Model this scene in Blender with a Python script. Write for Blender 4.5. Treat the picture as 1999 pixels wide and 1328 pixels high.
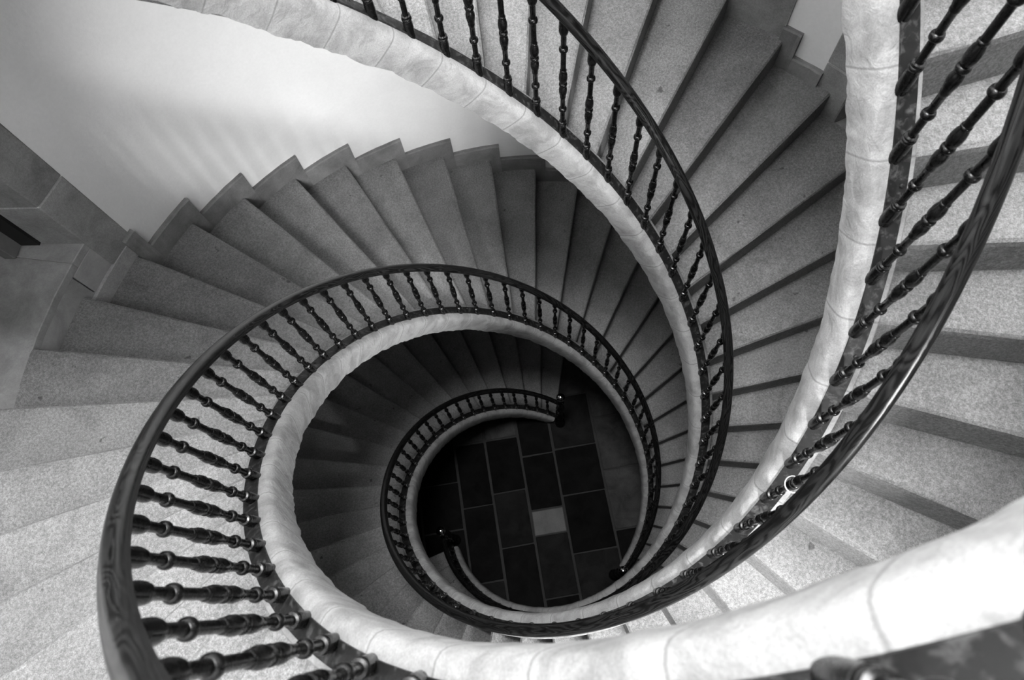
import bpy, math, random
from mathutils import Matrix, Vector
random.seed(7)
PI = math.pi
R = math.radians
scene = bpy.context.scene
for o in list(bpy.data.objects):
    bpy.data.objects.remove(o)
COL = scene.collection

# ------------------------------------------------------------------ camera
ZO = 7.5                                    # height of the camera above the ground floor
W, H, FPX = 1999, 1328, 1344.63
cam_d = bpy.data.cameras.new('camera')
cam = bpy.data.objects.new('camera', cam_d)
COL.objects.link(cam)
cam_d.sensor_fit = 'HORIZONTAL'
cam_d.sensor_width = 36.0
cam_d.lens = 36.0 * FPX / W
cam_d.clip_start = 0.02
cam_d.dof.use_dof = True
cam_d.dof.focus_distance = 3.2
cam_d.dof.aperture_fstop = 5.0
cam.matrix_world = (Matrix.Translation((-0.01778, -0.88917, ZO))
                    @ Matrix.Rotation(0.364469, 4, 'X') @ Matrix.Rotation(-0.169954, 4, 'Z'))
scene.camera = cam

# ------------------------------------------------------------------ world, light, exposure
world = bpy.data.worlds.new('world')
scene.world = world
world.use_nodes = True
bg = world.node_tree.nodes['Background']
bg.inputs[0].default_value = (0.9, 0.9, 0.9, 1)
bg.inputs[1].default_value = 0.02
SKY_X, SKY_Y, SKY_Z = -0.40, 0.10, ZO + 3.4
ld = bpy.data.lights.new('skylight_daylight', 'AREA')
ld.shape = 'DISK'
ld.size = 2.0
ld.energy = 540
lo = bpy.data.objects.new('skylight_daylight', ld)
lo.location = (SKY_X, SKY_Y, SKY_Z + 0.05)
COL.objects.link(lo)
DOOR_S_A = (R(-59.0), R(-63.5), R(-88.0))       # third doorway; the lit passage behind it is added
DOOR_S_Z = (ZO - 3.12, ZO - 1.02)
PASS_C = (2.4 * math.cos(R(-75.75)), 2.4 * math.sin(R(-75.75)))
PASS_B = R(-75)                                  # bearing in which the passage runs outward
PASS_L = 3.2
wd = bpy.data.lights.new('added_beam_lamp', 'AREA')  # added lamp, aimed through the doorway to brighten the plaster wall
wd.shape = 'RECTANGLE'
wd.size = 1.05
wd.size_y = 2.6
wd.energy = 1250
wo = bpy.data.objects.new('added_beam_lamp', wd)
wo.location = (PASS_C[0] + PASS_L * math.cos(PASS_B), PASS_C[1] + PASS_L * math.sin(PASS_B), ZO + 0.0)
wo.rotation_euler = (PI / 2, 0, PASS_B + PI / 2)
COL.objects.link(wo)
scene.view_settings.view_transform = 'Standard'
scene.view_settings.look = 'None'
scene.view_settings.gamma = 1.0
scene.view_settings.use_curve_mapping = False
scene.view_settings.exposure = 0.0
scene.cycles.max_bounces = 6
scene.cycles.diffuse_bounces = 2

# ------------------------------------------------------------------ stair constants (metres, radians)
S = 1.172845                                # climb per radian
PH = 2 * PI / 42.636                        # one step
RISE = S * PH
ALPHA = math.atan(S)
CA, SA = math.cos(ALPHA), math.sin(ALPHA)
NOSE = -0.1613                              # nosing line below the lower baluster collar
LC0 = [-1.32693 + ZO, -3.72547 + ZO, -6.20449 + ZO]
NOSE0 = [R(-9.2), R(44.7), R(156.17)]       # one nosing of every flight
BAL0 = [0.205784, 1.863292, 4.366033]       # one baluster of every flight
BAL_D = 0.107266
TH_LOW = [R(-291.3), R(-171.0), R(-51.3)]   # newels on the ground floor
TH_TOP = [R(57.0), R(161.0), R(296.3)]
LAND = [R(12), R(9), R(45)]                 # angular length of the head landings; the last stretched to shade treads below
R_WALL = 2.40
R_CURB_IN, R_CURB_OUT = 0.946, 1.055
DOOR_W = (R(146.2), R(150.7), R(177.0), ZO - 2.996, ZO - 0.98)     # surround, opening start, end, floor, lintel
DOOR_E = (R(38.6), R(34.2), R(10.0), ZO - 3.329, ZO - 1.25)

def P(r, th, z=0.0):
    return (r * math.cos(th), r * math.sin(th), z)

# ------------------------------------------------------------------ mesh helpers
def mesh(name, verts, faces, mat=None, smooth=False, mats=None, fm=None):
    me = bpy.data.meshes.new(name)
    me.from_pydata([tuple(v) for v in verts], [], faces)
    if mats:
        for m in mats:
            me.materials.append(m)
        if fm:
            me.polygons.foreach_set('material_index', fm)
    elif mat:
        me.materials.append(mat)
    if smooth:
        me.polygons.foreach_set('use_smooth', [True] * len(me.polygons))
    me.update()
    return me

def fix_normals(me):
    import bmesh
    bm = bmesh.new(); bm.from_mesh(me)
    bmesh.ops.recalc_face_normals(bm, faces=bm.faces)
    bm.to_mesh(me); bm.free()
    return me

def shade(me, ang):
    me.polygons.foreach_set('use_smooth', [True] * len(me.polygons))
    me.set_sharp_from_angle(angle=R(ang))
    return me

def link(name, data, parent=None, loc=None, rz=None):
    o = bpy.data.objects.new(name, data)
    COL.objects.link(o)
    if parent:
        o.parent = parent
    if loc is not None:
        o.location = loc
    if rz is not None:
        o.rotation_euler = (0, 0, rz)
    return o

def tag(o, label=None, cat=None, group=None, kind=None):
    if label: o['label'] = label
    if cat: o['category'] = cat
    if group: o['group'] = group
    if kind: o['kind'] = kind
    return o

def loft(rings, closed=True, caps=True):
    """rings: list of equal-length vertex loops"""
    n = len(rings[0]); v = []; f = []
    for r_ in rings: v += r_
    for i in range(len(rings) - 1):
        for j in range(n if closed else n - 1):
            a = i * n + j; b = i * n + (j + 1) % n
            f.append((a, b, b + n, a + n))
    if caps and closed:
        f.append(tuple(range(n))[::-1])
        f.append(tuple(range((len(rings) - 1) * n, len(rings) * n)))
    return v, f

def lathe(profile, seg=18):
    rings = [[(r_ * math.cos(2 * PI * j / seg), r_ * math.sin(2 * PI * j / seg), z) for j in range(seg)] for r_, z in profile]
    return loft(rings)

def prism(poly, z0, z1):
    n = len(poly)
    v = [(x, y, z0) for x, y in poly] + [(x, y, z1) for x, y in poly]
    f = [tuple(range(n))[::-1], tuple(range(n, 2 * n))]
    for i in range(n):
        j = (i + 1) % n
        f.append((i, j, j + n, i + n))
    return v, f

def bevel_mesh(me, w, seg=2):
    import bmesh
    bm = bmesh.new(); bm.from_mesh(me)
    bmesh.ops.recalc_face_normals(bm, faces=bm.faces)
    bmesh.ops.bevel(bm, geom=list(bm.edges), offset=w, segments=seg, affect='EDGES', profile=0.5)
    bm.to_mesh(me); bm.free()
    return me

# ------------------------------------------------------------------ materials
def newmat(name):
    m = bpy.data.materials.new(name)
    m.use_nodes = True
    nt = m.node_tree
    nt.nodes.clear()
    out = nt.nodes.new('ShaderNodeOutputMaterial')
    b = nt.nodes.new('ShaderNodeBsdfPrincipled')
    nt.links.new(b.outputs[0], out.inputs[0])
    return m, nt, b

class NB:
    def __init__(s, nt): s.nt = nt
    def node(s, t, **kw):
        n = s.nt.nodes.new(t)
        for k, v in kw.items(): setattr(n, k, v)
        return n
    def link(s, a, b): s.nt.links.new(a, b)
    def val(s, sock, v):
        if hasattr(v, 'is_linked') or isinstance(v, bpy.types.NodeSocket): s.link(v, sock)
        else: sock.default_value = v
    def math(s, op, a, b=0.0, clamp=False):
        n = s.node('ShaderNodeMath', operation=op, use_clamp=clamp)
        s.val(n.inputs[0], a); s.val(n.inputs[1], b)
        return n.outputs[0]
    def noise(s, vec, scale, detail=4, rough=0.55, dist=0.0):
        n = s.node('ShaderNodeTexNoise')
        s.link(vec, n.inputs['Vector'])
        n.inputs['Scale'].default_value = scale; n.inputs['Detail'].default_value = detail
        n.inputs['Roughness'].default_value = rough; n.inputs['Distortion'].default_value = dist
        return n.outputs['Fac']
    def ramp(s, fac, pts):
        n = s.node('ShaderNodeMapRange', clamp=True)
        s.val(n.inputs[0], fac)
        n.inputs[1].default_value, n.inputs[2].default_value = pts[0]
        n.inputs[3].default_value, n.inputs[4].default_value = pts[1]
        return n.outputs[0]
    def grey(s, v):
        n = s.node('ShaderNodeCombineColor')
        for i in range(3): s.link(v, n.inputs[i])
        return n.outputs[0]
    def bump(s, h, strength, dist):
        n = s.node('ShaderNodeBump')
        n.inputs['Strength'].default_value = strength; n.inputs['Distance'].default_value = dist
        s.link(h, n.inputs['Height'])
        return n.outputs[0]
    def coords(s, rand=True):
        tc = s.node('ShaderNodeTexCoord')
        v = tc.outputs['Object']
        if not rand: return v, None
        oi = s.node('ShaderNodeObjectInfo')
        sc = s.node('ShaderNodeVectorMath', operation='SCALE')
        sc.inputs[0].default_value = (37.0, 91.0, 53.0)
        s.link(oi.outputs['Random'], sc.inputs['Scale'])
        ad = s.node('ShaderNodeVectorMath', operation='ADD')
        s.link(v, ad.inputs[0]); s.link(sc.outputs[0], ad.inputs[1])
        return ad.outputs[0], oi.outputs['Random']

def stone_mat(name, base, speck=0.3, mott=0.25, rand=0.12, rough=0.85, bump=0.25, stain=0.35, speck_scale=260, spots=0.0, spec=0.3):
    m, nt, b = newmat(name); n = NB(nt)
    v, rnd = n.coords()
    a = n.ramp(n.noise(v, speck_scale, 3, 0.7), ((0.3, 0.7), (1 - speck, 1 + speck)))
    fine = n.ramp(n.noise(v, speck_scale * 0.35, 2, 0.6), ((0.35, 0.65), (1 - speck * .5, 1 + speck * .5)))
    c = n.ramp(n.noise(v, 5.5, 5, 0.6, 0.4), ((0.3, 0.7), (1 - mott, 1 + mott)))
    st = n.ramp(n.noise(v, 3.2, 6, 0.65, 0.8), ((0.60, 0.74), (1.0, 1 - stain)))
    r_ = n.ramp(rnd, ((0, 1), (1 - rand, 1 + rand)))
    x = n.math('MULTIPLY', n.math('MULTIPLY', n.math('MULTIPLY', a, fine), c), n.math('MULTIPLY', st, r_))
    if spots:
        sp = n.ramp(n.noise(v, 17, 2, 0.5), ((0.715, 0.76), (1.0, 1 - spots)))
        x = n.math('MULTIPLY', x, sp)
    x = n.math('MULTIPLY', x, base)
    n.link(n.grey(x), b.inputs['Base Color'])
    b.inputs['Roughness'].default_value = rough
    b.inputs['Specular IOR Level'].default_value = spec
    h = n.math('ADD', n.math('MULTIPLY', n.noise(v, speck_scale, 3, 0.7), 0.35), n.noise(v, 26, 5, 0.6))
    n.link(n.bump(h, bump, 0.01), b.inputs['Normal'])
    return m

M = {}
M['tread'] = stone_mat('granite_tread', 0.215, speck=0.42, mott=0.16, stain=0.25, spots=0.55)
def curb_mat():
    m, nt, b = newmat('pale_curb_stone'); n = NB(nt)
    v, rnd = n.coords()
    uv = n.node('ShaderNodeUVMap'); sep = n.node('ShaderNodeSeparateXYZ'); n.link(uv.outputs[0], sep.inputs[0])
    u = sep.outputs[0]
    wob = n.math('MULTIPLY', n.math('SUBTRACT', n.noise(v, 30, 3, 0.6), 0.5), 0.12)
    d = n.math('ABSOLUTE', n.math('SUBTRACT', n.math('ADD', u, wob), 0.5))
    joint = n.ramp(d, ((0.40, 0.50), (0.0, 1.0)))                       # pale mortar smeared over the joint
    patch = n.ramp(n.noise(v, 9, 5, 0.62, 0.6), ((0.42, 0.62), (1.04, 0.70)))
    line = n.ramp(n.math('ABSOLUTE', n.math('SUBTRACT', u, 0.5)), ((0.478, 0.498), (1.0, 0.58)))
    speck = n.ramp(n.noise(v, 240, 3, 0.7), ((0.3, 0.7), (0.84, 1.16)))
    mix = n.math('ADD', n.math('MULTIPLY', patch, n.math('SUBTRACT', 1.0, joint)), n.math('MULTIPLY', joint, 1.05))
    r_ = n.ramp(rnd, ((0, 1), (0.93, 1.07)))
    x = n.math('MULTIPLY', n.math('MULTIPLY', n.math('MULTIPLY', mix, speck), n.math('MULTIPLY', line, r_)), 0.33)
    n.link(n.grey(x), b.inputs['Base Color'])
    b.inputs['Roughness'].default_value = 0.9
    b.inputs['Specular IOR Level'].default_value = 0.2
    h = n.math('ADD', n.math('MULTIPLY', n.noise(v, 160, 3, 0.7), 0.15), n.math('ADD', n.noise(v, 22, 5, 0.62, 1.2), n.math('MULTIPLY', n.noise(v, 60, 3, 0.6), 0.3)))
    n.link(n.bump(h, 0.38, 0.010), b.inputs['Normal'])
    return m
M['curb'] = curb_mat()
M['skirt'] = stone_mat('skirting_stone', 0.20, speck=0.12, mott=0.3, rand=0.15, stain=0.4)
M['jamb'] = stone_mat('jamb_stone', 0.27, speck=0.18, mott=0.25, rand=0.12)
M['threshold'] = stone_mat('worn_threshold_stone', 0.32, speck=0.1, mott=0.3, rand=0.08, bump=0.15, stain=0.5)
M['apron'] = stone_mat('smooth_apron_stone', 0.33, speck=0.06, mott=0.25, rand=0.1, bump=0.1, stain=0.2)
M['skirt_pale'] = stone_mat('pale_repair_stone', 0.36, speck=0.2, mott=0.2, rand=0.05)
M['flag'] = stone_mat('flagstone', 0.16, speck=0.15, mott=0.35, rand=0.45, rough=0.6, stain=0.3)
M['flag_pale'] = stone_mat('pale_flagstone', 0.10, speck=0.15, mott=0.2, rand=0.1, rough=0.6)
M['low_wall_dark'] = stone_mat('bounce_cutting_dark', 0.09, speck=0.2, mott=0.3, rand=0.0)  # invented dark lower wall, added to cut light bouncing in the pit
M['mortar'] = stone_mat('mortar', 0.03, speck=0.1, mott=0.2, rand=0.0)

def plaster():
    m, nt, b = newmat('white_plaster'); n = NB(nt)
    v, _ = n.coords(False)
    a = n.ramp(n.noise(v, 1.3, 4, 0.55, 0.3), ((0.35, 0.65), (0.93, 1.04)))
    c = n.ramp(n.noise(v, 60, 3, 0.6), ((0.3, 0.7), (0.98, 1.02)))
    n.link(n.grey(n.math('MULTIPLY', n.math('MULTIPLY', a, c), 0.86)), b.inputs['Base Color'])
    b.inputs['Roughness'].default_value = 0.9
    b.inputs['Specular IOR Level'].default_value = 0.1
    n.link(n.bump(n.noise(v, 14, 5, 0.6), 0.12, 0.02), b.inputs['Normal'])
    return m
M['plaster'] = plaster()

def iron(name, base, rough, dust, spec):
    m, nt, b = newmat(name); n = NB(nt)
    v, _ = n.coords()
    d = n.ramp(n.noise(v, 38, 5, 0.65, 0.5), ((0.52, 0.72), (0.0, dust)))
    n.link(n.grey(n.math('ADD', d, base)), b.inputs['Base Color'])
    n.link(n.ramp(n.noise(v, 60, 3, 0.6), ((0.3, 0.7), (rough, rough + 0.2))), b.inputs['Roughness'])
    b.inputs['Specular IOR Level'].default_value = spec
    n.link(n.bump(n.noise(v, 90, 3, 0.6), 0.06, 0.002), b.inputs['Normal'])
    return m
M['iron'] = iron('black_painted_iron', 0.003, 0.16, 0.008, 0.3)
M['plate'] = iron('worn_iron_plate', 0.010, 0.45, 0.07, 0.25)

def wood():
    m, nt, b = newmat('dark_varnished_wood'); n = NB(nt)
    uv = n.node('ShaderNodeUVMap')
    sep = n.node('ShaderNodeSeparateXYZ'); n.link(uv.outputs[0], sep.inputs[0])
    u, w = sep.outputs[0], sep.outputs[1]
    cmb = n.node('ShaderNodeCombineXYZ')
    n.link(n.math('MULTIPLY', u, 2.6), cmb.inputs[0]); n.link(n.math('MULTIPLY', w, 16.0), cmb.inputs[1])
    big = n.noise(cmb.outputs[0], 1.0, 2, 0.45, 0.2)
    rings = n.math('SINE', n.math('MULTIPLY', big, 120.0))
    g1 = n.ramp(rings, ((-1, 1), (0.0, 1.0)))
    cm2 = n.node('ShaderNodeCombineXYZ')
    n.link(n.math('MULTIPLY', u, 8.0), cm2.inputs[0]); n.link(n.math('MULTIPLY', w, 400.0), cm2.inputs[1])
    g2 = n.ramp(n.noise(cm2.outputs[0], 1.0, 3, 0.6), ((0.3, 0.7), (0.6, 1.4)))
    tone = n.ramp(n.noise(cmb.outputs[0], 0.35, 3, 0.6), ((0.35, 0.65), (0.6, 1.35)))
    x = n.math('MULTIPLY', n.math('MULTIPLY', n.math('ADD', n.math('MULTIPLY', g1, 0.012), 0.004), g2), tone)
    n.link(n.grey(x), b.inputs['Base Color'])
    b.inputs['Roughness'].default_value = 0.24
    b.inputs['Specular IOR Level'].default_value = 0.28
    n.link(n.bump(n.math('ADD', g1, g2), 0.05, 0.0012), b.inputs['Normal'])
    return m
M['wood'] = wood()

def plain(name, v, rough=0.5, metal=0.0, spec=0.5):
    m, nt, b = newmat(name); n = NB(nt)
    c, _ = n.coords(False)
    n.link(n.grey(n.ramp(n.noise(c, 30, 3), ((0.3, 0.7), (v * 0.9, v * 1.1)))), b.inputs['Base Color'])
    b.inputs['Roughness'].default_value = rough
    b.inputs['Metallic'].default_value = metal
    b.inputs['Specular IOR Level'].default_value = spec
    return m
M['passage_grey'] = plain('passage_grey', 0.25, 0.9, 0.0, 0.1)
M['ball'] = plain('polished_metal', 0.85, 0.08, 1.0)
M['white_plastic'] = plain('white_plastic', 0.85, 0.4)
M['door_wood'] = plain('dark_door_wood', 0.05, 0.45)
M['black_gap'] = plain('black_rebate_fill', 0.006, 0.6)
M['grey_wood'] = plain('grey_frame_wood', 0.16, 0.6)

# ------------------------------------------------------------------ shell: wall, floor, ceiling
Z_CEIL = SKY_Z
def build_wall():
    ops = [(DOOR_W[1], DOOR_W[2], DOOR_W[3] - .3, DOOR_W[4]), (DOOR_E[2], DOOR_E[1], DOOR_E[3] - .3, DOOR_E[4]),
           (DOOR_S_A[2] + 2 * PI, DOOR_S_A[1] + 2 * PI, DOOR_S_Z[0] - .3, DOOR_S_Z[1])]
    angs = set(round(R(a), 6) for a in range(0, 360, 3))
    zs = {0.0, 2.4, round(Z_CEIL, 6)}
    for a0, a1, z0, z1 in ops:
        angs = {a for a in angs if abs(a - a0) > 0.01 and abs(a - a1) > 0.01}
    for a0, a1, z0, z1 in ops:
        angs |= {round(a0, 6), round(a1, 6)}; zs |= {round(z0, 6), round(z1, 6)}
    angs = sorted(angs); zs = sorted(zs); na, nz = len(angs), len(zs)
    RO = 2.95
    v = []
    for rr in (R_WALL, RO):
        for z in zs:
            for a in angs: v.append(P(rr, a, z))
    idx = lambda L, k, i: L * na * nz + k * na + i % na
    def hole(i, k):
        if k < 0 or k >= nz - 1: return False
        a = angs[i % na]; b = angs[(i + 1) % na]
        if b < a: b += 2 * PI
        mid = (a + b) / 2; zm = (zs[k] + zs[k + 1]) / 2
        return any(a0 < mid < a1 and z0 < zm < z1 for a0, a1, z0, z1 in ops)
    f = []
    for k in range(nz - 1):
        for i in range(na):
            if hole(i, k): continue
            f.append((idx(0, k, i), idx(0, k + 1, i), idx(0, k + 1, i + 1), idx(0, k, i + 1)))
            f.append((idx(1, k, i), idx(1, k, i + 1), idx(1, k + 1, i + 1), idx(1, k + 1, i)))
            if hole(i + 1, k): f.append((idx(0, k, i + 1), idx(0, k + 1, i + 1), idx(1, k + 1, i + 1), idx(1, k, i + 1)))
            if hole(i - 1, k): f.append((idx(0, k, i), idx(1, k, i), idx(1, k + 1, i), idx(0, k + 1, i)))
            if hole(i, k + 1): f.append((idx(0, k + 1, i), idx(1, k + 1, i), idx(1, k + 1, i + 1), idx(0, k + 1, i + 1)))
            if hole(i, k - 1): f.append((idx(0, k, i), idx(0, k, i + 1), idx(1, k, i + 1), idx(1, k, i)))
    for i in range(na):
        f.append((idx(0, 0, i), idx(0, 0, i + 1), idx(1, 0, i + 1), idx(1, 0, i)))
        f.append((idx(0, nz - 1, i), idx(1, nz - 1, i), idx(1, nz - 1, i + 1), idx(0, nz - 1, i + 1)))
    me = fix_normals(mesh('wall_round', v, f, mats=[M['plaster'], M['low_wall_dark']]))
    me.polygons.foreach_set('material_index', [1 if p.center.z < 2.4 else 0 for p in me.polygons])
    me.polygons.foreach_set('use_smooth', [abs(p.normal.z) < 0.1 and abs(Vector((p.center.x, p.center.y, 0)).length - R_WALL) < 0.02 for p in me.polygons])
    return tag(link('wall_round', me), 'round white plastered wall of the stairwell', kind='structure')
build_wall()

fl_v, fl_f = prism([P(2.95, 2 * PI * i / 72)[:2] for i in range(72)], -0.3, -0.012)
floor = tag(link('floor', mesh('floor', fl_v, fl_f, M['mortar'])), 'stone flagged floor at the foot of the stairwell', kind='structure')

def clip_disc(x0, x1, y0, y1, r, n=0):
    # rectangle kept where its centre lies inside the wall
    return x0 * x0 + y0 * y0 < r * r or x1 * x1 + y1 * y1 < r * r
flag_cols = [  # x0, x1, list of joints in y
    (-2.2, -1.75, [-1.1, -.5, .2, .8, 1.3]), (-1.74, -1.3, [-1.7, -.9, -.2, .55, 1.2, 1.6]), (-1.29, -.855, [-2.0, -1.2, -.55, -.05, .45, 1.1, 1.8]),
    (-.845, -.51, [-2.1, -1.3, -.62, .155, .84, 1.5, 2.1]), (-.50, -.142, [-2.2, -1.55, -.95, -.315, .255, .84, 1.5, 2.2]),
    (-.132, .222, [-2.3, -1.6, -.88, -.252, .015, .60, 1.15, 1.8, 2.3]), (.232, .70, [-2.2, -1.5, -1.0, -.487, .112, .62, 1.2, 2.2]),
    (.71, 1.16, [-2.0, -1.3, -.8, -.325, .312, .9, 1.5, 2.0]), (1.17, 1.62, [-1.7, -.9, -.2, .5, 1.2, 1.7]), (1.63, 2.1, [-1.2, -.6, .1, .7, 1.2])]
tones = [0.10, 0.13, 0.16, 0.2, 0.26]
flag_tones = [stone_mat('flagstone_tone', t, speck=0.15, mott=0.4, rand=0.15, rough=0.85, stain=0.5, spec=0.05) for t in (0.006, 0.013, 0.045)]
for ci, (x0, x1, ys) in enumerate(flag_cols):
    for y0, y1 in zip(ys[:-1], ys[1:]):
        if max(x0 * x0, x1 * x1) + max(y0 * y0, y1 * y1) > 2.39 ** 2: continue
        g = 0.008
        j = lambda: random.uniform(-.004, .004)
        poly = [(x0 + g + j(), y0 + g + j()), (x1 - g + j(), y0 + g + j()), (x1 - g + j(), y1 - g + j()), (x0 + g + j(), y1 - g + j())]
        zt = random.uniform(-.003, .003)
        v, f = prism(poly, -0.02, zt)
        pale = abs(y0 + .252) < .01 and abs(x0 + .132) < .01
        if pale: mt = M['flag_pale']
        elif x0 > .7 and -.4 < y0 < .4: mt = flag_tones[2]
        elif y0 > .8: mt = flag_tones[2]
        elif y1 < -.3 and abs(x0) < .9: mt = flag_tones[random.choice((0, 1))]
        else: mt = flag_tones[random.choice((0, 0, 1))]
        me = bevel_mesh(mesh('flagstone', v, f, mt), 0.006, 1)
        link('flagstone', me, floor)

n = 72
cv = []; cf = []
for z in (Z_CEIL, Z_CEIL + .3):
    for rr, ox, oy in ((1.02, SKY_X, SKY_Y), (2.95, 0, 0)):
        cv += [(P(rr, 2 * PI * i / n)[0] + ox, P(rr, 2 * PI * i / n)[1] + oy, z) for i in range(n)]
for i in range(n):
    j = (i + 1) % n
    cf += [(i, j, n + j, n + i), (2 * n + i, 3 * n + i, 3 * n + j, 2 * n + j), (i, 2 * n + i, 2 * n + j, j), (n + i, n + j, 3 * n + j, 3 * n + i)]
tag(link('ceiling', fix_normals(mesh('ceiling', cv, cf, M['plaster']))), 'plastered ceiling with round skylight opening', kind='structure')

# ------------------------------------------------------------------ doors in the round wall
def dirv(b): return Vector((math.cos(b), math.sin(b)))
def build_door(name, label, d, sgn, bearing_in, leaf=True):
    a_s, a0, a1, z0, z1 = d
    root = tag(link(name, None, loc=P(R_WALL, (a0 + a1) / 2, z0)), label, kind='structure')
    inv = Matrix.Translation(root.location).inverted()
    def add(nm, v, f, mat, bev=0.006):
        me = mesh(nm, v, f, mat)
        if bev: bevel_mesh(me, bev, 1)
        else: fix_normals(me)
        me.transform(inv)
        return link(nm, me, root)
    for side in (0, 1):
        if side == 0: outer, inner, bear = a_s, a0, bearing_in
        else: outer, inner, bear = a1 + (a0 - a_s), a1, a0 + a1 - bearing_in
        p0 = Vector(P(R_WALL - .006, outer)[:2]); p1 = Vector(P(R_WALL - .006, inner)[:2])
        p2 = p1 + dirv(bear) * .235; p3 = p0 + dirv(outer) * .235
        zz = [z0 - .40] if side == 0 else [z0]
        zz += [z0 + h for h in (.345, .98, 1.5)] + [z1 + .02]
        for za, zb in zip(zz[:-1], zz[1:]):
            v, f = prism([p0, p1, p2, p3], za + .0008, zb - .0008)
            add('jamb_stone', v, f, M['jamb'])
        if not leaf: continue
        # near-black box filling the rebate, and wooden frame behind the stone
        q1 = p2 + dirv(bear) * .002; q2 = p2 + dirv(bear) * .10
        nrm = dirv((a0 + a1) / 2 + PI / 2) * (1 if sgn > 0 else -1) * (1 if side == 0 else -1)
        v, f = prism([q1 - nrm * .03, q1 + nrm * .012, q2 + nrm * .012, q2 - nrm * .03], z0 + .01, z1)
        add('door_rebate', v, f, M['black_gap'], 0)
        v, f = prism([q2 - nrm * .03, q2 + nrm * .09, q2 + nrm * .09 + dirv(bear) * .06, q2 - nrm * .03 + dirv(bear) * .06], z0 + .01, z1)
        add('door_post', v, f, M['grey_wood'], 0.004)
    # lintel
    pts = [P(R_WALL - .006, a_s + (a1 + (a0 - a_s) - a_s) * t / 6)[:2] for t in range(7)]
    pts2 = [P(R_WALL + .23, a_s + (a1 + (a0 - a_s) - a_s) * t / 6)[:2] for t in range(6, -1, -1)]
    v, f = prism(pts + pts2, z1, z1 + .2)
    add('lintel_stone', v, f, M['jamb'], 0)
    # door leaf, set well back
    if leaf:
        c0 = Vector(P(R_WALL + .47, a0)[:2]); c1 = Vector(P(R_WALL + .47, a1)[:2])
        dv = (c1 - c0).normalized(); nn = Vector((-dv.y, dv.x)) * (1 if Vector((-dv.y, dv.x)).dot(c0) > 0 else -1)
        for q in range(4):
            e0 = c0.lerp(c1, q / 4 + .004); e1 = c0.lerp(c1, (q + 1) / 4 - .004)
            v, f = prism([e0, e1, e1 + nn * .04, e0 + nn * .04], z0 + .01, z1)
            add('door_board', v, f, M['grey_wood'], 0)
        c2 = c0 + nn * .045; c3 = c1 + nn * .045
        v, f = prism([c2, c3, c3 + nn * .02, c2 + nn * .02], z0 + .01, z1)
        add('door_backing', v, f, M['door_wood'], 0)
    # threshold slabs, level with the tread they adjoin
    split = a0 + (a1 - a0) * 0.11
    for b0, b1, m_, first in ((a0, split, 'jamb', True), (split, a1, 'tread', False)):
        pts = [P(R_WALL + .004, b0 + (b1 - b0) * t / 5)[:2] for t in range(6)]
        e1 = P(R_WALL + .53, b1 + ((bearing_in - a0) * .08))[:2]; e0 = P(R_WALL + .53, b0 + ((bearing_in - a0) * .08))[:2]
        v, f = prism(pts + [e1, e0], z0 - .05, z0)
        add('threshold_slab', v, f, M['threshold'], 0.004)
    # stone apron under the threshold, with a paler repaired band
    for b0, b1, za, zb, m_, dr in ((a0, a0 + (a1 - a0) * .16, z0 - .40, z0 - .052, 'apron', 0.0), (a0 + (a1 - a0) * .165, a0 + (a1 - a0) * .55, z0 - .40, z0 - .052, 'apron', 0.002),
                                   (a0 + (a1 - a0) * .555, a1, z0 - .40, z0 - .052, 'apron', 0.001), (a0 - (a1 - a0) * .115, a0 + (a1 - a0) * .207, z0 - .352, z0 - .235, 'skirt_pale', -.016)):
        pts = [P(R_WALL + .004 + dr, b0 + (b1 - b0) * t / 5)[:2] for t in range(6)] + [P(R_WALL + .3, b1 - (b1 - b0) * t / 5)[:2] for t in range(6)]
        v, f = prism(pts, za, zb)
        add('apron_stone', v, f, M[m_], 0.003)
    return root
build_door('door_1', 'stone framed doorway with dark wooden frame beside the white plaster wall', DOOR_W, 1, R(170))
build_door('door_2', 'stone framed doorway half hidden behind a pale stone stair edge', DOOR_E, -1, R(16))

# plain stone pier between the doorways of the middle flight
pr = tag(link('trim_1', None, loc=P(R_WALL, R(51), ZO - 3.2)), 'plain stone pier standing on the stairs beside a white plaster strip', kind='structure')
for za, zb in ((-3.2, -2.55), (-2.55, -1.9), (-1.9, -1.25), (-1.25, -.7)):
    pts = [P(R_WALL - .012, R(45.2) + R(12.8) * t / 6)[:2] for t in range(7)] + [P(R_WALL + .1, R(58) - R(12.8) * t / 6)[:2] for t in range(7)]
    v, f = prism(pts, ZO + za + .002, ZO + zb - .002)
    me = fix_normals(mesh('pier_stone', v, f, M['jamb'])); me.transform(Matrix.Translation(pr.location).inverted())
    link('pier_stone', me, pr)
DOOR_S = (DOOR_S_A[0], DOOR_S_A[1], DOOR_S_A[2], DOOR_S_Z[0], DOOR_S_Z[1])
build_door('door_3', 'open stone framed doorway onto an added unseen lamp-lit passage', DOOR_S, -1, R(-75), leaf=False)
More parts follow.
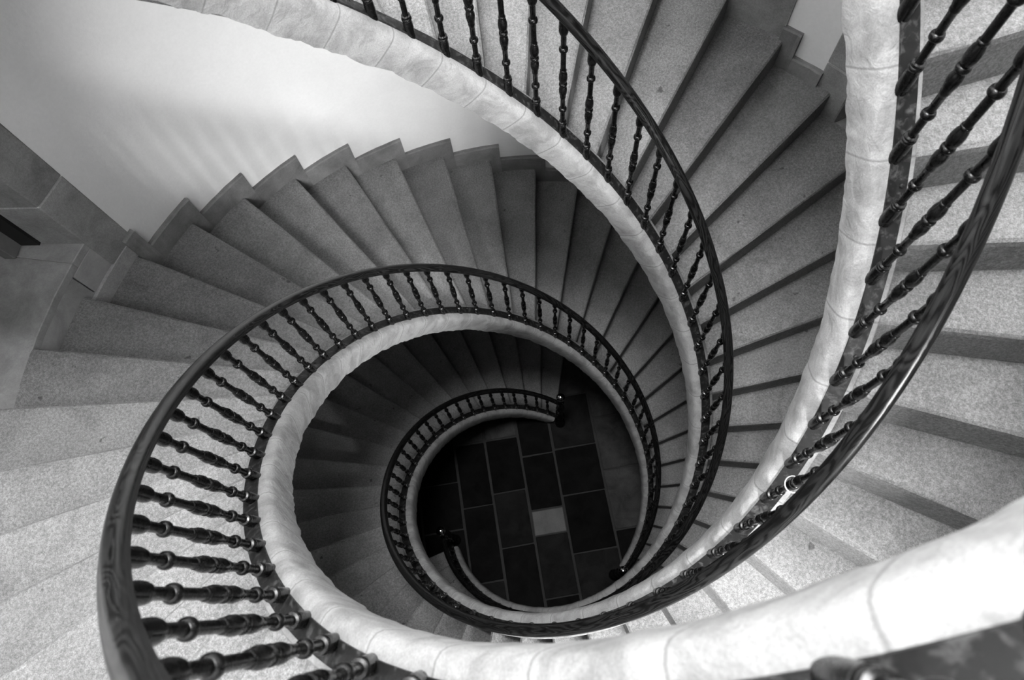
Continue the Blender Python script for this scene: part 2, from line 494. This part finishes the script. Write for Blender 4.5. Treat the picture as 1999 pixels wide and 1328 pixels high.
def passage():  # unseen tube added to keep the lamp beam narrow
    d_ = dirv(PASS_B); n_ = Vector((-d_.y, d_.x)); c0 = Vector(PASS_C) + d_ * .42; c1 = Vector(PASS_C) + d_ * (PASS_L + .05)
    z0, z1 = DOOR_S_Z[0], ZO + 1.4; v = []; f = []
    for poly, za, zb in (([c0 + n_ * .58, c1 + n_ * .58, c1 + n_ * .7, c0 + n_ * .7], z0, z1), ([c0 - n_ * .58, c1 - n_ * .58, c1 - n_ * .7, c0 - n_ * .7], z0, z1),
                         ([c0 + n_ * .7, c1 + n_ * .7, c1 - n_ * .7, c0 - n_ * .7], z0 - .2, z0), ([c0 + n_ * .7, c1 + n_ * .7, c1 - n_ * .7, c0 - n_ * .7], z1, z1 + .2)):
        vv, ff = prism(poly, za, zb); k = len(v); v += vv; f += [tuple(i + k for i in q) for q in ff]
    tag(link('added_beam_passage', fix_normals(mesh('added_beam_passage', v, f, M['passage_grey']))), 'unseen grey passage added to narrow the lamp beam', kind='structure')
passage()

# ------------------------------------------------------------------ step meshes (shared)
RADII = [1.05, 1.25, 1.5, 1.75, 2.0, 2.2, 2.405]
def step_mesh(seed, foot=None):
    rnd = random.Random(seed)
    rings = []
    for rr in RADII:
        e = lambda k: rnd.uniform(-k, k)
        prof = [(PH, 0.0, 0), (PH * .5, 0.0, 0), (0.0, 0.0, .030 + e(.004)), (0.0, -.003 + e(.001), .011 + e(.002)), (0.0, -.011 + e(.002), .002 + e(.001)),
                (0.0, -.03, e(.001)), (0.0, -RISE - .012, .0), (0.0, -.25, 0), (PH * .5, S * PH * .5 - .25, 0), (PH, S * PH - .25, 0)]
        if foot is not None:
            prof = [(a, z if i < 7 else foot, m_) for i, (a, z, m_) in enumerate(prof)]
            prof[6] = (0.0, foot * .9, 0)
        rings.append([P(rr, a + m_ / rr, z) for a, z, m_ in prof])
    v, f = loft(rings)
    me = fix_normals(mesh('step', v, f, M['tread']))
    return me
STEPS = [step_mesh(i) for i in range(8)]

L_BLK = PH / CA                              # along the slope at r = 1
T_BLK = 0.140
def slope_pt(t, n_, r_):
    return P(r_, t * CA - n_ * SA, t * SA + n_ * CA)
def curb_mesh(seed):
    rnd = random.Random(100 + seed)
    e = lambda k: rnd.uniform(-k, k)
    NT = 12
    base = [(1.055, -T_BLK), (1.055, -.004), (1.050, 0.0), (.99, 0.0), (.968, -.003), (.955, -.011), (.948, -.024), (.945, -.045),
            (.944, -.07), (.944, -.095), (.946, -.118), (.949, -T_BLK), (1.0, -T_BLK - .002)]
    rings = []
    tilt = e(.012); bulge = rnd.uniform(0, .0012); low = e(.005); ph1 = rnd.uniform(0, 6); ph2 = rnd.uniform(0, 6)
    for i in range(NT + 1):
        s = i / NT
        t = (s - .5) * L_BLK + L_BLK / 2
        edge = max(0.0, 1 - min(s, 1 - s) / .03); fade = 1 - max(0.0, 1 - min(s, 1 - s) / .2)
        ring = []
        for k, (r_, n_) in enumerate(base):
            dr = dn = 0.0
            if 4 <= k <= 11:
                dr = -bulge * math.sin(PI * s) + fade * (.0012 * math.sin(9 * s + ph1 + k * .9) + e(.0010)) 
            if k in (10, 11):
                dn = fade * (low + .004 * math.sin(7 * s + ph2) + e(.003)) 
            if k in (4, 5, 6): dn = fade * e(.0015) 
            tt = t + (tilt * (n_ / T_BLK) if 0 < i < NT else tilt * (n_ / T_BLK)) * 0
            ring.append(slope_pt(tt, n_ + dn, r_ + dr))
        rings.append(ring)
    v, f = loft(rings)
    me = mesh('curb_block', v, f, M['curb'])
    uvl = me.uv_layers.new(name='UVMap'); nb = len(base)
    for p in me.polygons:
        for li, vi in zip(p.loop_indices, p.vertices):
            i_, k_ = divmod(vi, nb)
            uvl.data[li].uv = (i_ / NT, k_ / nb)
    fix_normals(me)
    shade(me, 60)
    return me
CURBS = [curb_mesh(i) for i in range(9)]

def skirt_mesh(a0, a1, z0, z1, seed):
    rnd = random.Random(seed)
    na_ = 5; rings = []
    for i in range(na_ + 1):
        a = a0 + (a1 - a0) * i / na_
        r0 = R_WALL - .028 + rnd.uniform(-.003, .003)
        rings.append([P(r0 - .004, a, z0), P(r0, a, z1 - .008), P(r0 + .008, a, z1), P(R_WALL + .01, a, z1 + rnd.uniform(-.002, .002)), P(R_WALL + .01, a, z0)])
    v, f = loft(rings)
    return fix_normals(mesh('skirting_stone', v, f, M['skirt']))
SK_OFF = R(1.85)
SKIRTS = [skirt_mesh(-SK_OFF, PH - SK_OFF, -RISE - .01, .152, 300 + i) for i in range(6)]

# ------------------------------------------------------------------ flights
flight_info = [
    ('broad granite stair flight beside the handrail with bold wood grain', 0),
    ('granite stair flight running past the half hidden doorway and a white plaster sliver', 1),
    ('granite stair flight whose stepped stone skirting runs along the big white plaster wall', 2)]
for label, s in flight_info:
    fl = tag(link('stair_flight', None, loc=P(1.0, TH_LOW[s], 0)), label, 'staircase', 'three interlaced stone stair flights')
    inv = Matrix.Translation(fl.location).inverted()
    k_hi = int(math.floor((TH_TOP[s] - NOSE0[s]) / PH))
    k = k_hi
    while True:
        th = NOSE0[s] + k * PH
        z = LC0[s] + S * th + NOSE
        if z < 0.06: break
        me = STEPS[(k * 5 + s * 3) % len(STEPS)]
        if z < RISE * 1.7:
            me = step_mesh(900 + s * 10 + k, foot=-z + .002)
        st = link('step', me, fl)
        st.matrix_local = inv @ Matrix.Translation((0, 0, z)) @ Matrix.Rotation(th, 4, 'Z')
        link('curb_block', CURBS[(k * 4 + s) % len(CURBS)], st)
        # skirting stone against the wall, left out where the doorways are
        tn = (th + PI) % (2 * PI) - PI
        a_lo, a_hi = tn - SK_OFF, tn + PH - SK_OFF
        dz_w = abs(z - (DOOR_W[3])); dz_e = abs(z - (DOOR_E[3]))
        skip = (s == 2 and dz_w < 1.3 and R(146.3) < (a_lo + a_hi) / 2 < R(180)) or (s == 1 and dz_e < 1.3 and R(6) < (a_lo + a_hi) / 2 < R(38.7))
        skip = skip or (s == 0 and abs(z - DOOR_S_Z[0]) < 1.3 and R(-96) < (a_lo + a_hi) / 2 < R(-61)) or (s == 1 and abs(z - DOOR_E[3]) < 1.5 and R(46) < (a_lo + a_hi) / 2 < R(58))
        if not skip:
            sk = link('skirting_stone', SKIRTS[(k * 5 + s) % len(SKIRTS)], fl)
            sk.matrix_local = inv @ Matrix.Translation((0, 0, z)) @ Matrix.Rotation(th, 4, 'Z')
        k -= 1
    if s == 2:
        extra = [(R(145.7), R(147.75), ZO - 3.53, ZO - 3.19)]
    elif s == 1:
        extra = [(R(38.4), R(42.95), ZO - 3.20, ZO - 3.05), (R(42.8), R(45.4), ZO - 3.20, ZO - 2.893)]
    else:
        extra = []
    for q, (b0, b1, za, zb) in enumerate(extra):
        me = skirt_mesh(b0, b1, za, zb, 70 + q + s); me.transform(inv)
        link('skirting_stone', me, fl)
    # landing at the head of the flight
    th = NOSE0[s] + (k_hi + 1) * PH; z = LC0[s] + S * th + NOSE
    rings = []
    for i in range(9):
        a = th + LAND[s] * i / 8
        rings.append([P(.946, a, z - .25), P(R_WALL + .005, a, z - .25), P(R_WALL + .005, a, z), P(.946, a, z)])
    v, f = loft(rings)
    me = fix_normals(mesh('landing_slab', v, f, M['tread'])); me.transform(inv)
    link('landing_slab', me, fl)

# ------------------------------------------------------------------ balustrades
def sweep(profile, th0, th1, h, r0, z0, name, mat, step=R(2.0), uv=False, smooth=True):
    nseg = max(2, int((th1 - th0) / step))
    rings = []
    for i in range(nseg + 1):
        th = th0 + (th1 - th0) * i / nseg
        z = z0 + S * th + h
        rings.append([P(r0 + dr, th - n_ * SA, z + n_ * CA) for dr, n_ in profile])
    v, f = loft(rings)
    me = mesh(name, v, f, mat)
    if uv:
        per = [0.0]
        for a, b in zip(profile, profile[1:] + profile[:1]):
            per.append(per[-1] + math.hypot(a[0] - b[0], a[1] - b[1]))
        npf = len(profile); uvl = me.uv_layers.new(name='UVMap')
        ds = (th1 - th0) / nseg / CA
        for p in me.polygons:
            if len(p.vertices) != 4: continue
            i = p.index // npf; j = p.index % npf
            for li, (u_, v_) in zip(p.loop_indices, ((i, per[j]), (i, per[j + 1]), (i + 1, per[j + 1]), (i + 1, per[j]))):
                uvl.data[li].uv = (u_ * ds, v_)
    fix_normals(me)
    if smooth: shade(me, 50)
    return me

RAIL_H, RAIL_R = 0.487, 0.994
half = [(.0, .028), (.012, .0272), (.022, .0235), (.030, .017), (.0355, .008), (.037, .0), (.0355, -.006), (.0325, -.009), (.0325, -.012),
        (.031, -.019), (.026, -.024), (.018, -.026)]
half = [(x * .62, y * .70) for x, y in half]
RAIL_PROF = half + [(-x, y) for x, y in reversed(half[1:])]
PLATE_PROF = [(-.024, 0), (.024, 0), (.024, .007), (-.024, .007)]

BAL_PROF = [(.0172, -.172), (.0172, -.120), (.0160, -.100), (.0158, -.096), (.0172, -.0945), (.0180, -.0905), (.0172, -.0865), (.0150, -.085), (.0150, -.083), (.0162, -.081), (.0158, -.077),
            (.0105, -.0755), (.0100, -.06), (.0100, -.0105), (.0135, -.0095), (.0160, -.005), (.0165, .0), (.0160, .005), (.0135, .0095), (.0100, .0105),
            (.0098, .066), (.0112, .068), (.0122, .073), (.0122, .080), (.0128, .085), (.0150, .095), (.0165, .108), (.0162, .120), (.0135, .131), (.0112, .135),
            (.0112, .1365), (.0150, .138), (.0165, .1435), (.0165, .147), (.0150, .1525), (.0115, .154), (.0115, .156), (.0150, .163), (.0170, .176), (.0168, .190), (.0145, .204), (.0112, .2135), (.0128, .215), (.0130, .219), (.0122, .222), (.0106, .223),
            (.0104, .24), (.0104, .314), (.0140, .315), (.0166, .3195), (.0172, .325), (.0166, .3305), (.0140, .335), (.0106, .336),
            (.0106, .394), (.0130, .396), (.0160, .403), (.0180, .413), (.0184, .424), (.0175, .436), (.0160, .478)]
bv, bf = lathe(BAL_PROF, 20)
BAL = shade(fix_normals(mesh('baluster', bv, bf, M['iron'])), 55)
NEWEL_PROF = [(.055, 0), (.055, .03), (.045, .045), (.034, .07), (.030, .12), (.030, .30), (.042, .315), (.042, .335), (.028, .35), (.026, .55), (.040, .60), (.044, .64),
              (.034, .69), (.026, .71), (.026, .86), (.038, .875), (.038, .90), (.022, .93), (.018, .975), (.022, .985), (.014, .995), (.0, .997)]
nv, nf = lathe(NEWEL_PROF, 20)
NEWEL = fix_normals(mesh('newel_post', nv, nf, M['iron'], smooth=True))
BALL_R = .044
bp = [(BALL_R * math.sin(PI * i / 14), -BALL_R * math.cos(PI * i / 14)) for i in range(15)]
bp[0] = (.0005, -BALL_R); bp[-1] = (.0005, BALL_R)
xv, xf = lathe(bp, 24)
BALLM = fix_normals(mesh('ball_finial', xv, xf, M['ball'], smooth=True))
RIV = mesh('plate_screw', *lathe([(.006, 0), (.006, .003), (.004, .005), (.001, .006)], 8), M['plate'])

bal_info = [
    ('black iron balustrade with bold grained wooden handrail and a white loop tied on', 0),
    ('black iron balustrade with dark handrail crossing in front of the half hidden doorway flight', 1),
    ('black iron balustrade with thick dark handrail below the big white plaster wall', 2)]
for label, s in bal_info:
    root = tag(link('balustrade', None, loc=P(1.0, TH_LOW[s], 0)), label, 'railing', 'three spiral iron balustrades')
    inv = Matrix.Translation(root.location).inverted()
    me = sweep(RAIL_PROF, TH_LOW[s], TH_TOP[s] + R(4), RAIL_H, RAIL_R, LC0[s], 'handrail', M['wood'], uv=True)
    me.transform(inv); link('handrail', me, root)
    me = sweep(PLATE_PROF, TH_LOW[s] + R(3), TH_TOP[s] + R(4), NOSE - .001, 1.013, LC0[s], 'base_rail', M['plate'], smooth=False)
    me.transform(inv); link('base_rail', me, root)
    i0 = int(math.ceil((TH_LOW[s] + R(5) - BAL0[s]) / BAL_D)); i1 = int(math.floor((TH_TOP[s] + R(2) - BAL0[s]) / BAL_D))
    for i in range(i0, i1 + 1):
        th = BAL0[s] + i * BAL_D
        b = link('baluster', BAL, root)
        b.matrix_local = inv @ Matrix.Translation(P(1.0, th, LC0[s] + S * th)) @ Matrix.Rotation(random.uniform(0, 6.28), 4, 'Z')
        if i % 3 == 0 and i < i1:
            t2 = th + BAL_D * .5
            sc_ = link('plate_screw', RIV, root)
            sc_.matrix_local = inv @ Matrix.Translation(P(1.022, t2, LC0[s] + S * t2 + NOSE + .010)) @ Matrix.Rotation(t2, 4, 'Z') @ Matrix.Rotation(ALPHA, 4, 'X')
    nw = link('newel_post', NEWEL, root)
    nw.matrix_local = inv @ Matrix.Translation(P(.968, TH_LOW[s], 0))
    link('ball_finial', BALLM, nw, loc=(0, 0, 1.035))
    nt_ = link('newel_post', NEWEL, root)
    nt_.matrix_local = inv @ Matrix.Translation(P(.99, TH_TOP[s] + R(5), LC0[s] + S * TH_TOP[s] + NOSE))

# ------------------------------------------------------------------ white loop on one baluster
th = BAL0[0] - 9 * BAL_D
c = Vector(P(1.0, th, LC0[0] + S * th + .125))
rings = []
for i in range(27):
    a = 2 * PI * i / 30
    rings.append([(math.cos(a) * (.0235 + .0017 * math.cos(q)), math.sin(a) * (.0235 + .0017 * math.cos(q)), .0026 * math.sin(q) + .006 * math.cos(a)) for q in [2 * PI * k / 8 for k in range(8)]])
v, f = loft(rings)
lp = link('cable_tie', mesh('cable_tie', v, f, M['white_plastic'], smooth=True))
lp.location = c; lp.rotation_euler = (.1, .15, 0.9)
tag(lp, 'thin white plastic loop tied round a black iron baluster', 'cable tie')
